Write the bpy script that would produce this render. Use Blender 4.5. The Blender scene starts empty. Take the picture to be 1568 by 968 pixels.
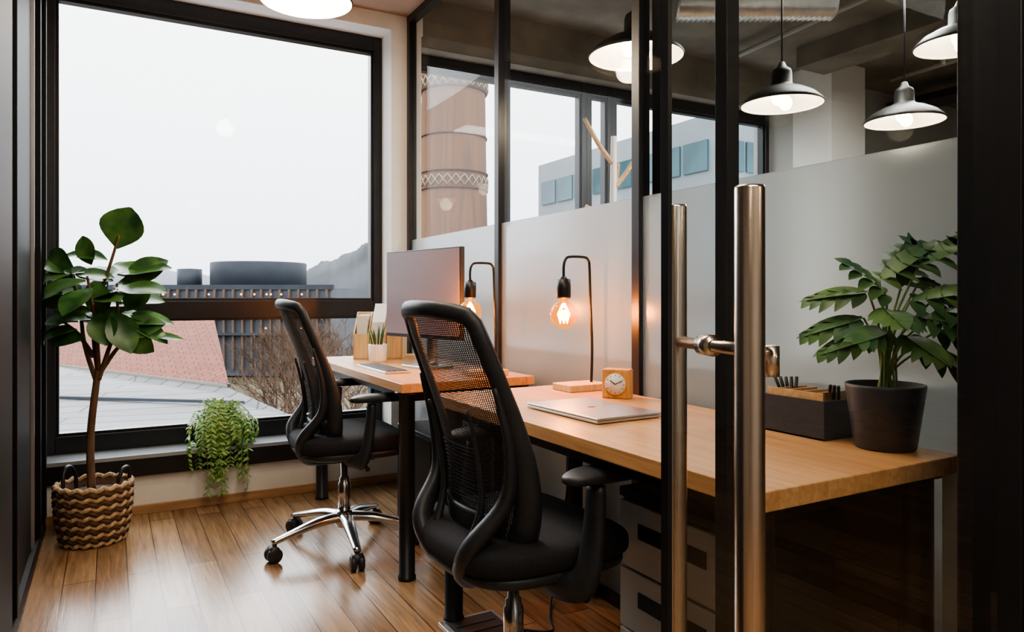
import bpy, bmesh, math, random
from mathutils import Vector, Matrix
random.seed(7)
scene = bpy.context.scene
COL = scene.collection
pi = math.pi
try:
    scene.view_settings.view_transform = 'AgX'
    scene.view_settings.look = 'AgX - Medium High Contrast'
except Exception: pass

# ---------------------------------------------------------------- materials
def nmat(name):
    m = bpy.data.materials.new(name); m.use_nodes = True
    nt = m.node_tree
    for n in list(nt.nodes): nt.nodes.remove(n)
    out = nt.nodes.new('ShaderNodeOutputMaterial')
    return m, nt, out

def mat(name, col, rough=0.5, metal=0.0, var=0.06, scale=12.0, stretch=(1,1,1), col2=None, bump=0.0, spec=0.5, emit=None, estr=0, sheen=0):
    m, nt, out = nmat(name)
    b = nt.nodes.new('ShaderNodeBsdfPrincipled')
    nt.links.new(b.outputs[0], out.inputs[0])
    tc = nt.nodes.new('ShaderNodeTexCoord')
    mp = nt.nodes.new('ShaderNodeMapping'); mp.inputs['Scale'].default_value = stretch
    no = nt.nodes.new('ShaderNodeTexNoise'); no.inputs['Scale'].default_value = scale; no.inputs['Detail'].default_value = 5
    nt.links.new(tc.outputs['Object'], mp.inputs[0]); nt.links.new(mp.outputs[0], no.inputs['Vector'])
    r = nt.nodes.new('ShaderNodeValToRGB')
    c2 = col2 if col2 else tuple(min(1, c*(1+var)) for c in col)
    c1 = col if col2 else tuple(c*(1-var) for c in col)
    r.color_ramp.elements[0].position = 0.35; r.color_ramp.elements[1].position = 0.65
    r.color_ramp.elements[0].color = (*c1, 1); r.color_ramp.elements[1].color = (*c2, 1)
    nt.links.new(no.outputs['Fac'], r.inputs[0]); nt.links.new(r.outputs[0], b.inputs['Base Color'])
    b.inputs['Roughness'].default_value = rough; b.inputs['Metallic'].default_value = metal
    b.inputs['Specular IOR Level'].default_value = spec
    if bump:
        bp = nt.nodes.new('ShaderNodeBump'); bp.inputs['Strength'].default_value = bump; bp.inputs['Distance'].default_value = 0.01
        nt.links.new(no.outputs['Fac'], bp.inputs['Height']); nt.links.new(bp.outputs[0], b.inputs['Normal'])
    if emit:
        b.inputs['Emission Color'].default_value = (*emit, 1); b.inputs['Emission Strength'].default_value = estr
    return m

def planks(name, ca, cb, width, row, rot, rough, mortar=0.0025, mcol=(0.06,0.03,0.015), grain=0.35):
    m, nt, out = nmat(name); N = nt.nodes.new; L = nt.links.new
    b = N('ShaderNodeBsdfPrincipled'); L(b.outputs[0], out.inputs[0])
    tc = N('ShaderNodeTexCoord'); mp = N('ShaderNodeMapping'); mp.inputs['Rotation'].default_value = (0,0,rot)
    L(tc.outputs['Object'], mp.inputs[0])
    br = N('ShaderNodeTexBrick'); br.inputs['Scale'].default_value = 1; br.inputs['Brick Width'].default_value = width
    br.inputs['Row Height'].default_value = row; br.inputs['Mortar Size'].default_value = mortar; br.inputs['Mortar Smooth'].default_value = 0.3
    br.inputs['Color1'].default_value = (*ca,1); br.inputs['Color2'].default_value = (*cb,1); br.inputs['Mortar'].default_value = (*mcol,1)
    br.offset = 0.37; br.inputs['Bias'].default_value = 0
    L(mp.outputs[0], br.inputs['Vector'])
    mp2 = N('ShaderNodeMapping'); mp2.inputs['Scale'].default_value = (1.6, 22, 22); L(mp.outputs[0], mp2.inputs[0])
    no = N('ShaderNodeTexNoise'); no.inputs['Scale'].default_value = 2.5; no.inputs['Detail'].default_value = 8; no.inputs['Distortion'].default_value = 0.8
    L(mp2.outputs[0], no.inputs['Vector'])
    rp = N('ShaderNodeValToRGB'); rp.color_ramp.elements[0].position = 0.3; rp.color_ramp.elements[1].position = 0.7
    g = 1-grain
    rp.color_ramp.elements[0].color = (g, g*0.96, g*0.92, 1); rp.color_ramp.elements[1].color = (1.1,1.1,1.1,1)
    L(no.outputs['Fac'], rp.inputs[0])
    mx = N('ShaderNodeMix'); mx.data_type = 'RGBA'; mx.blend_type = 'MULTIPLY'; mx.inputs[0].default_value = 1
    L(br.outputs['Color'], mx.inputs[6]); L(rp.outputs[0], mx.inputs[7]); L(mx.outputs[2], b.inputs['Base Color'])
    b.inputs['Roughness'].default_value = rough
    bp = N('ShaderNodeBump'); bp.inputs['Strength'].default_value = 0.15; bp.inputs['Distance'].default_value = 0.004
    L(no.outputs['Fac'], bp.inputs['Height']); L(bp.outputs[0], b.inputs['Normal'])
    return m

def schlick(nt, f0, scale=1.0):
    N = nt.nodes.new; L = nt.links.new
    lw = N('ShaderNodeLayerWeight'); lw.inputs[0].default_value = 0.5
    p = N('ShaderNodeMath'); p.operation = 'POWER'; p.inputs[1].default_value = 4.5; L(lw.outputs['Facing'], p.inputs[0])
    m = N('ShaderNodeMath'); m.operation = 'MULTIPLY_ADD'; m.inputs[1].default_value = (1-f0)*scale; m.inputs[2].default_value = f0*scale
    L(p.outputs[0], m.inputs[0]); return m

def glass(name, tint=(0.97,0.98,0.98), refl=1.0, rough=0.0, f0=0.05):
    m, nt, out = nmat(name); N = nt.nodes.new; L = nt.links.new
    t = N('ShaderNodeBsdfTransparent'); t.inputs[0].default_value = (*tint,1)
    g = N('ShaderNodeBsdfGlossy'); g.inputs['Roughness'].default_value = rough
    mu = schlick(nt, f0, refl)
    mx = N('ShaderNodeMixShader')
    L(mu.outputs[0], mx.inputs[0]); L(t.outputs[0], mx.inputs[1]); L(g.outputs[0], mx.inputs[2]); L(mx.outputs[0], out.inputs[0])
    return m

def frosted(name):
    m, nt, out = nmat(name); N = nt.nodes.new; L = nt.links.new
    tr = N('ShaderNodeBsdfTranslucent'); tr.inputs[0].default_value = (0.88,0.94,0.97,1)
    rf = N('ShaderNodeBsdfRefraction'); rf.inputs['Color'].default_value = (0.95,0.98,1.0,1); rf.inputs['Roughness'].default_value = 0.30; rf.inputs['IOR'].default_value = 1.22
    df = N('ShaderNodeBsdfDiffuse'); df.inputs[0].default_value = (0.56,0.63,0.66,1)
    gl = N('ShaderNodeBsdfGlossy'); gl.inputs['Roughness'].default_value = 0.22
    c = N('ShaderNodeMixShader'); c.inputs[0].default_value = 0.80
    L(tr.outputs[0], c.inputs[1]); L(rf.outputs[0], c.inputs[2])
    a = N('ShaderNodeMixShader'); a.inputs[0].default_value = 0.20
    L(c.outputs[0], a.inputs[1]); L(df.outputs[0], a.inputs[2])
    f = schlick(nt, 0.05, 0.8)
    b = N('ShaderNodeMixShader'); L(f.outputs[0], b.inputs[0]); L(a.outputs[0], b.inputs[1]); L(gl.outputs[0], b.inputs[2])
    L(b.outputs[0], out.inputs[0])
    return m

def emis(name, col, s):
    m, nt, out = nmat(name); e = nt.nodes.new('ShaderNodeEmission'); e.inputs[0].default_value = (*col,1); e.inputs[1].default_value = s
    nt.links.new(e.outputs[0], out.inputs[0]); return m

def meshfab(name):
    m, nt, out = nmat(name); N = nt.nodes.new; L = nt.links.new
    tc = N('ShaderNodeTexCoord')
    sx = N('ShaderNodeSeparateXYZ'); L(tc.outputs['Object'], sx.inputs[0])
    def wave(sock, k):
        a = N('ShaderNodeMath'); a.operation = 'MULTIPLY'; a.inputs[1].default_value = k; L(sock, a.inputs[0])
        s = N('ShaderNodeMath'); s.operation = 'SINE'; L(a.outputs[0], s.inputs[0]); return s
    w1 = wave(sx.outputs[1], 2*pi/0.0055); w2 = wave(sx.outputs[2], 2*pi/0.0042)
    mu = N('ShaderNodeMath'); mu.operation = 'MAXIMUM'; L(w1.outputs[0], mu.inputs[0]); L(w2.outputs[0], mu.inputs[1])
    gt = N('ShaderNodeMath'); gt.operation = 'GREATER_THAN'; gt.inputs[1].default_value = 0.1; L(mu.outputs[0], gt.inputs[0])
    t = N('ShaderNodeBsdfTransparent'); d = N('ShaderNodeBsdfPrincipled'); d.inputs['Base Color'].default_value = (0.035,0.032,0.032,1); d.inputs['Roughness'].default_value = 0.7
    mx = N('ShaderNodeMixShader'); L(gt.outputs[0], mx.inputs[0]); L(t.outputs[0], mx.inputs[1]); L(d.outputs[0], mx.inputs[2]); L(mx.outputs[0], out.inputs[0])
    return m

M_black = mat('black_powdercoat', (0.012,0.012,0.014), 0.38, 0.0, 0.1, 30)
M_frame = mat('black_window_frame', (0.010,0.010,0.012), 0.36, 0.0, 0.1, 30)
M_dark = mat('black_panel', (0.007,0.007,0.008), 0.5, 0.0, 0.1, 30, spec=0.25)
M_plast = mat('black_plastic', (0.028,0.030,0.034), 0.45, 0, 0.1, 60)
M_fabric = mat('black_fabric', (0.018,0.018,0.022), 0.9, 0, 0.35, 350, bump=0.4)
M_mesh = meshfab('mesh_fabric')
M_chrome = mat('chrome', (0.68,0.68,0.69), 0.2, 1.0, 0.03, 5)
M_steel = mat('brushed_steel', (0.88,0.76,0.67), 0.24, 1.0, 0.06, 6, (60,60,1))
M_cream = mat('cream_wall_paint', (0.80,0.76,0.69), 0.85, 0, 0.02, 20, bump=0.05)
M_white = mat('white_wall_paint', (0.82,0.81,0.79), 0.8, 0, 0.02, 20)
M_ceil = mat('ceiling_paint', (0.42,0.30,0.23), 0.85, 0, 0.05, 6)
M_conc = mat('exposed_concrete', (0.22,0.20,0.17), 0.85, 0, 0.25, 3, bump=0.3)
M_grey = mat('grey_wall', (0.45,0.45,0.43), 0.8, 0, 0.04, 3)
M_sill = mat('sill_metal', (0.33,0.37,0.40), 0.25, 0.3, 0.04, 10)
M_floor = planks('oak_planks', (0.235,0.135,0.068), (0.44,0.285,0.160), 1.1, 0.105, pi/2, 0.24, mortar=0.0024, mcol=(0.09,0.05,0.028), grain=0.40)
M_desk = planks('desk_oak', (0.64,0.335,0.145), (0.72,0.41,0.19), 0.8, 0.05, pi/2, 0.32, mortar=0.0005, mcol=(0.5,0.27,0.12), grain=0.24)
M_wood = mat('light_wood', (0.62,0.38,0.18), 0.5, 0, 0.18, 5, (1,14,14))
M_woodb = mat('beech_wood', (0.72,0.50,0.27), 0.5, 0, 0.14, 5, (14,14,1))
M_clockw = mat('clock_wood', (0.66,0.34,0.11), 0.45, 0, 0.18, 6, (14,14,1))
M_base = mat('oak_trim', (0.42,0.24,0.12), 0.5, 0, 0.2, 4, (1,10,10))
M_walnut = mat('dark_walnut_panel', (0.055,0.03,0.018), 0.45, 0, 0.3, 3, (10,1,10))
M_shadecab = mat('grey_brown_laminate', (0.13,0.115,0.105), 0.5, 0, 0.1, 3, (10,1,10))  # for the added cabinet that shades the frosted glass
M_glass = glass('clear_glass', (0.94,0.95,0.945), 0.20)
M_wglass = glass('window_glass', (0.985,0.99,0.99), 0.10)
M_dglass = glass('door_glass', (0.95,0.965,0.96), 1.0, f0=0.07)
M_frost = frosted('frosted_glass')
M_leaf = mat('fiddle_leaf', (0.03,0.10,0.03), 0.32, 0, 0.5, 14, col2=(0.10,0.23,0.06))
M_leaf2 = mat('lobed_leaf', (0.035,0.11,0.055), 0.42, 0, 0.5, 10, col2=(0.15,0.27,0.08))
M_fern = mat('fern_leaf', (0.10,0.25,0.05), 0.5, 0, 0.5, 30, col2=(0.34,0.50,0.14))
M_bark = mat('bark', (0.13,0.075,0.045), 0.8, 0, 0.3, 40, (1,1,0.2), bump=0.4)
M_stem = mat('green_stem', (0.25,0.36,0.12), 0.5, 0, 0.2, 20)
M_pot = mat('charcoal_pot', (0.042,0.044,0.052), 0.5, 0, 0.15, 60)
M_soil = mat('soil', (0.05,0.03,0.02), 0.95, 0, 0.4, 80, bump=0.8)
M_straw = mat('seagrass_light', (0.50,0.35,0.20), 0.85, 0, 0.3, 90, bump=0.5)
M_straw2 = mat('seagrass_dark', (0.10,0.055,0.03), 0.85, 0, 0.3, 90, bump=0.5)
M_alu = mat('aluminium', (0.62,0.62,0.63), 0.3, 0.9, 0.02, 10)
M_cab = mat('cabinet_grey', (0.50,0.49,0.46), 0.5, 0, 0.02, 10)
M_ceramic = mat('white_ceramic', (0.80,0.78,0.74), 0.4, 0, 0.03, 10)
M_dial = mat('clock_dial', (0.85,0.82,0.76), 0.5, 0, 0.02, 10)
M_screen = mat('monitor_screen', (0.27,0.225,0.27), 0.32, 0, 0.1, 1.5)
M_paper = mat('paper', (0.82,0.80,0.77), 0.8, 0, 0.02, 10)
M_lampwhite = mat('shade_inside', (0.9,0.87,0.8), 0.6, 0, 0.02, 10)
M_bulbE = emis('pendant_bulb_glow', (1.0,0.83,0.60), 14)
M_fil = emis('filament_glow', (1.0,0.55,0.16), 110)

def bulbglass():
    m, nt, out = nmat('amber_bulb_glass'); N = nt.nodes.new; L = nt.links.new
    t = N('ShaderNodeBsdfTransparent'); t.inputs[0].default_value = (1.0,0.60,0.26,1)
    g = N('ShaderNodeBsdfGlossy'); g.inputs['Roughness'].default_value = 0.03
    f = schlick(nt, 0.08, 0.8)
    mx = N('ShaderNodeMixShader'); L(f.outputs[0], mx.inputs[0]); L(t.outputs[0], mx.inputs[1]); L(g.outputs[0], mx.inputs[2])
    e = N('ShaderNodeEmission'); e.inputs[0].default_value = (1,0.42,0.05,1); e.inputs[1].default_value = 0.45
    ad = N('ShaderNodeAddShader'); L(mx.outputs[0], ad.inputs[0]); L(e.outputs[0], ad.inputs[1]); L(ad.outputs[0], out.inputs[0])
    return m
M_bulb = bulbglass()

# ---------------------------------------------------------------- mesh helpers
def root(name, loc=(0,0,0), rz=0):
    e = bpy.data.objects.new(name, None); e.empty_display_size = 0.1
    e.location = loc; e.rotation_euler = (0,0,rz); COL.objects.link(e); return e

def mk(name, V, F, m, parent=None, smooth=True, loc=None, rz=None):
    me = bpy.data.meshes.new(name); me.from_pydata([tuple(v) for v in V], [], F); me.update()
    if m: me.materials.append(m)
    bm = bmesh.new(); bm.from_mesh(me); bmesh.ops.recalc_face_normals(bm, faces=bm.faces); bm.to_mesh(me); bm.free()
    if smooth:
        for p in me.polygons: p.use_smooth = True
    o = bpy.data.objects.new(name, me); COL.objects.link(o)
    if parent: o.parent = parent
    if loc: o.location = loc
    if rz is not None: o.rotation_euler = (0,0,rz)
    return o

def box(name, lo, hi, m, parent=None, bev=0.0, rz=None):
    c = [(lo[i]+hi[i])/2 for i in range(3)]; h = [abs(hi[i]-lo[i])/2 for i in range(3)]
    bm = bmesh.new(); bmesh.ops.create_cube(bm, size=2)
    for v in bm.verts: v.co = Vector((v.co.x*h[0], v.co.y*h[1], v.co.z*h[2]))
    if bev: bmesh.ops.bevel(bm, geom=list(bm.edges), offset=min(bev, min(h)*0.95), segments=3, profile=0.6, affect='EDGES')
    me = bpy.data.meshes.new(name); bm.to_mesh(me); bm.free(); me.materials.append(m)
    o = bpy.data.objects.new(name, me); COL.objects.link(o); o.location = c
    if rz is not None: o.rotation_euler = (0,0,rz)
    if parent: o.parent = parent
    return o

def tubegeo(V, F, pts, rad, seg=10, flat=1.0, updir=None, closed=False):
    pts = [Vector(p) for p in pts]; n = len(pts)
    if not isinstance(rad, (list, tuple)): rad = [rad]*n
    b0 = len(V); prev = None
    for i, p in enumerate(pts):
        if closed: t = pts[(i+1)%n]-pts[(i-1)%n]
        else: t = pts[min(i+1,n-1)]-pts[max(i-1,0)]
        t.normalize()
        if updir is not None:
            a = Vector(updir).cross(t)
            if a.length < 1e-4: a = Vector((1,0,0)).cross(t)
        elif prev is None:
            a = t.orthogonal()
        else:
            a = prev - t*prev.dot(t)
        a.normalize(); b = t.cross(a); prev = a
        for k in range(seg):
            an = 2*pi*k/seg
            V.append(p + a*math.cos(an)*rad[i] + b*math.sin(an)*rad[i]*flat)
    m = n if closed else n-1
    for i in range(m):
        for k in range(seg):
            F.append((b0+i*seg+k, b0+i*seg+(k+1)%seg, b0+((i+1)%n)*seg+(k+1)%seg, b0+((i+1)%n)*seg+k))
    if not closed:
        F.append(tuple(b0+k for k in range(seg))[::-1]); F.append(tuple(b0+(n-1)*seg+k for k in range(seg)))

def smoothpts(pts, sub=6):
    P = [Vector(p) for p in pts]; out = []
    for i in range(len(P)-1):
        p0 = P[max(i-1,0)]; p1 = P[i]; p2 = P[i+1]; p3 = P[min(i+2,len(P)-1)]
        for k in range(sub):
            t = k/sub
            out.append(0.5*((2*p1)+(-p0+p2)*t+(2*p0-5*p1+4*p2-p3)*t*t+(-p0+3*p1-3*p2+p3)*t**3))
    out.append(P[-1]); return out
def interp(vals, n):
    r = []
    for i in range(n):
        f = i/(n-1)*(len(vals)-1); k = min(int(f), len(vals)-2); r.append(vals[k]+(vals[k+1]-vals[k])*(f-k))
    return r

def tube(name, pts, rad, m, parent=None, seg=12, sub=0, flat=1.0, updir=None, closed=False):
    if sub: pts = smoothpts(pts, sub)
    if isinstance(rad, (list,tuple)) and len(rad) != len(pts): rad = interp(rad, len(pts))
    V, F = [], []; tubegeo(V, F, pts, rad, seg, flat, updir, closed)
    return mk(name, V, F, m, parent)

def lathe(name, prof, m, parent=None, loc=(0,0,0), seg=40, smooth=True, flute=0, fd=0):
    V, F = [], []; n = len(prof)
    for i in range(seg):
        a = 2*pi*i/seg
        k = 1 + (fd*math.cos(flute*a) if flute else 0)
        for r, z in prof: V.append((loc[0]+r*k*math.cos(a), loc[1]+r*k*math.sin(a), loc[2]+z))
    for i in range(seg):
        j = (i+1)%seg
        for q in range(n-1): F.append((i*n+q, j*n+q, j*n+q+1, i*n+q+1))
    if prof[0][0] > 1e-5: F.append(tuple(i*n for i in range(seg)))
    return mk(name, V, F, m, parent, smooth)

def sphere(V, F, c, r, nu=12, nv=16, sc=(1,1,1)):
    b = len(V)
    for i in range(nu+1):
        th = pi*i/nu
        for j in range(nv):
            ph = 2*pi*j/nv
            V.append(Vector((c[0]+r*sc[0]*math.sin(th)*math.cos(ph), c[1]+r*sc[1]*math.sin(th)*math.sin(ph), c[2]+r*sc[2]*math.cos(th))))
    for i in range(nu):
        for j in range(nv):
            F.append((b+i*nv+j, b+i*nv+(j+1)%nv, b+(i+1)*nv+(j+1)%nv, b+(i+1)*nv+j))

# ---------------------------------------------------------------- room shell
WX = 1.53      # glass partition plane
LX = -0.275    # left wall
WY = 3.95      # window wall inner face
GY = 4.15      # window glass plane
CZ = 2.69
box('floor', (-3.0,-3.0,-0.12), (9.0,4.0,0.0), M_floor)
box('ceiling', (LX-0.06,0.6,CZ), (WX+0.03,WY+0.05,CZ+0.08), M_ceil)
box('ceiling_open_office', (-3.0,-3.0,2.85), (9.0,4.3,2.95), M_conc)
box('wall_window_below', (LX-0.1,WY,0.0), (WX+0.08,4.3,0.19), M_cream)
box('wall_window_above', (LX-0.1,WY,2.60), (WX+0.08,4.3,2.85), M_white)
box('wall_window_pier', (1.415,WY,0.19), (1.60,4.3,2.60), M_white)
box('wall_window_corner', (LX-0.1,WY,0.19), (LX-0.005,4.3,2.60), M_white)
box('baseboard_window', (LX,WY-0.014,0.0), (WX-0.02,WY,0.045), M_base, bev=0.003)
r = root('trim_window_sill')
box('sill_top', (LX+0.005,WY-0.03,0.275), (1.41,GY-0.02,0.295), M_sill, r, 0.003)
box('sill_front', (LX+0.005,WY-0.025,0.19), (1.41,WY+0.0,0.274), M_frame, r)
def window(name, x0, x1, z0, zm0, zm1, z1, z2, fw=0.055, glassm=None):
    r = root(name)
    y0, y1 = GY-0.04, GY+0.05
    box('frame_left', (x0,y0,z0), (x0+fw,y1,z2), M_frame, r, 0.004)
    box('frame_right', (x1-fw,y0,z0), (x1,y1,z2), M_frame, r, 0.004)
    box('frame_top', (x0+fw,y0,z1), (x1-fw,y1,z2), M_frame, r, 0.004)
    box('frame_bottom', (x0+fw,y0,z0), (x1-fw,y1,z0+0.085), M_frame, r, 0.004)
    box('transom', (x0+fw,y0,zm0), (x1-fw,y1,zm1), M_frame, r, 0.004)
    for a,b in ((z0+0.085,zm0),(zm1,z1)):
        t = 0.014
        box('bead_left', (x0+fw,GY-0.022,a), (x0+fw+t,GY+0.03,b), M_frame, r)
        box('bead_right', (x1-fw-t,GY-0.022,a), (x1-fw,GY+0.03,b), M_frame, r)
        box('bead_top', (x0+fw+t,GY-0.022,b-t), (x1-fw-t,GY+0.03,b), M_frame, r)
        box('bead_bottom', (x0+fw+t,GY-0.022,a), (x1-fw-t,GY+0.03,a+t), M_frame, r)
        box('pane', (x0+fw,GY,a), (x1-fw,GY+0.006,b), M_wglass, r)
    return r
window('window_1', LX-0.005, 1.415, 0.295, 0.95, 1.04, 2.52, 2.60, 0.05)
xs = [1.60, 2.90, 3.12, 3.60, 4.72]
for i in range(4):
    window('window_%d'%(i+2), xs[i], xs[i+1], 0.295, 0.95, 1.04, 2.47, 2.55, 0.04)
box('wall_office_window_above', (1.61,WY+0.05,2.55), (4.75,4.3,2.85), M_conc)
box('wall_office_window_below', (1.61,WY+0.05,0.0), (4.75,4.3,0.295), M_white)
box('wall_office_back', (4.75,3.9,0), (9.0,4.3,2.85), M_grey)
box('wall_office_column', (4.75,3.55,0), (5.15,3.9,2.85), M_white)
box('wall_office_right', (9.0,-3,0), (9.1,4.3,2.95), M_grey)
box('wall_corridor_back', (-3.0,-3.1,0), (9.0,-3.0,2.95), M_grey)
box('wall_corridor_left', (-3.1,-3,0), (-3.0,4.3,2.95), M_grey)
box('wall_far_left', (-3.0,4.0,0), (LX-0.1,4.3,2.95), M_grey)
r = root('wall_left')
box('panel', (LX-0.05,0.70,0.0), (LX,WY,CZ), M_dark, r)
for y in (1.05, 1.9, 2.32, 2.75, 3.62, 3.92):
    box('mullion', (LX,y-0.022,0.05), (LX+0.022,y+0.022,CZ-0.05), M_dark, r, 0.003)
box('rail_bottom', (LX,0.72,0.0), (LX+0.018,3.94,0.05), M_dark, r)
box('rail_top', (LX,0.72,CZ-0.05), (LX+0.018,3.94,CZ), M_dark, r)
for y in (2.12, 3.45):
    box('steel_edge', (LX,y-0.004,0.05), (LX+0.012,y+0.004,CZ-0.05), M_alu, r)
r = root('wall_glass_partition')
ms = [0.80, 1.866, 2.84, 3.93]
for y in ms:
    box('mullion', (WX-0.02,y-0.02,0.04), (WX+0.025,y+0.02,CZ-0.04), M_frame, r, 0.002)
box('post_behind', (WX+0.03,2.89,1.39), (WX+0.08,2.95,CZ), M_frame, r)
box('post_behind', (WX+0.03,1.80,1.39), (WX+0.07,1.84,CZ), M_frame, r)
box('rail_bottom', (WX-0.02,0.70,0.0), (WX+0.025,WY,0.04), M_frame, r)
box('rail_top', (WX-0.02,0.70,CZ-0.04), (WX+0.025,WY,CZ), M_frame, r)
for i in range(3):
    box('clear_pane', (WX-0.004,ms[i]+0.02,1.39), (WX+0.004,ms[i+1]-0.02,CZ-0.04), M_glass, r)
    box('frosted_pane', (WX-0.004,ms[i]+0.02,0.04), (WX+0.004,ms[i+1]-0.02,1.39), M_frost, r)
box('trim_1', (-0.40,0.60,0), (-0.068,0.70,2.85), M_dark, None, 0.003)
box('trim_2', (1.507,0.835,0.04), (1.524,0.865,0.70), M_cream, None, 0.002)
r = root('wall_front_right')
box('jamb', (1.263,0.60,0), (1.60,0.70,2.85), M_frame, r, 0.003)
box('jamb_lip', (1.275,0.588,0), (1.283,0.60,2.85), M_black, r)
box('jamb_lip', (1.32,0.585,0), (1.335,0.60,2.85), M_black, r)
box('closure', (1.60,0.60,0), (9.0,0.70,2.85), M_grey, r)
box('header', (-0.068,0.60,2.46), (1.263,0.70,2.85), M_frame, r)
box('stile', (0.722,0.70,0.0), (0.746,0.722,2.69), M_frame, r, 0.002)
box('wall_front_left', (-3.0,0.60,0), (-0.40,0.70,2.85), M_grey)
r = root('door_1')
box('glass_leaf', (0.566,0.634,0.01), (1.26,0.644,2.44), M_dglass, r)
box('edge_seal', (0.560,0.633,0.01), (0.566,0.645,2.44), M_black, r)
hb = root('door_pull_handle')
def bar(x, y, nm):
    lathe(nm, [(0,0.12),(0.0155,0.12),(0.0162,0.122),(0.0162,1.178),(0.0155,1.181),(0,1.181)], M_steel, hb, (x,y,0), 32)
bar(0.608, 0.556, 'bar_outer'); bar(0.650, 0.722, 'bar_inner')
for z in (1.002, 0.22):
    tube('standoff', [(0.650,0.722,z),(0.608,0.556,z)], 0.0075, M_steel, hb, 16)
    tube('glass_clamp', [(0.633,0.653,z),(0.627,0.628,z)], 0.013, M_steel, hb, 20)
    tube('reflection_stub', [(0.612,0.556,z-0.004),(0.645,0.556,z-0.004)], 0.009, M_steel, hb, 16)  # modelled stub standing in for a reflection of the handle fitting
    tube('reflection_cap', [(0.640,0.556,z+0.004),(0.640,0.556,z-0.03)], 0.010, M_steel, hb, 16)  # cap of the same stand-in reflection

# ---------------------------------------------------------------- desks
def desk(y0, y1, legs):
    r = root('office_desk', (0,0,0))
    box('top', (0.935,y0,0.705), (1.505,y1,0.74), M_desk, r, 0.003)
    box('rail', (0.99,y0+0.06,0.665), (1.02,y1-0.06,0.705), M_black, r)
    box('rail', (1.42,y0+0.06,0.665), (1.45,y1-0.06,0.705), M_black, r)
    box('cross_rail', (1.02,y0+0.06,0.665), (1.42,y0+0.09,0.705), M_black, r)
    box('cross_rail', (1.02,y1-0.09,0.665), (1.42,y1-0.06,0.705), M_black, r)
    for x, y in legs:
        lathe('leg', [(0.0,0.0),(0.034,0.0),(0.034,0.012),(0.030,0.014),(0.030,0.69),(0.045,0.695),(0.045,0.705),(0,0.705)], M_black, r, (x,y,0), 28)
    return r
d1 = desk(0.825, 2.21, [(0.985,0.885),(1.455,0.885),(0.985,2.15),(1.455,2.14)])
box('dark_fill_panel', (1.490,0.90,0.05), (1.504,1.62,0.704), M_walnut, d1, 0.002)  # dark panel added to fill the area under the desk with brown
desk(2.50, 3.84, [(0.975,2.55),(1.455,2.55),(0.975,3.79),(1.455,3.79)])

r = root('drawer_pedestal')
box('carcass', (1.19,1.10,0.03), (1.485,1.52,0.535), M_plast, r, 0.004)
box('lid', (1.18,1.095,0.535), (1.487,1.525,0.56), M_plast, r, 0.004)
for z0, z1 in ((0.36,0.528),(0.20,0.353),(0.04,0.193)):
    box('drawer_front', (1.175,1.105,z0), (1.191,1.515,z1), M_cab, r, 0.003)
    box('handle_recess', (1.1725,1.20,z1-0.085), (1.1765,1.44,z1-0.045), M_dark, r, 0.0015)
for x in (1.22,1.45):
    for y in (1.15,1.47):
        lathe('castor', [(0,0),(0.018,0.002),(0.02,0.015),(0.018,0.03),(0,0.03)], M_plast, r, (x,y,0), 16)

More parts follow.
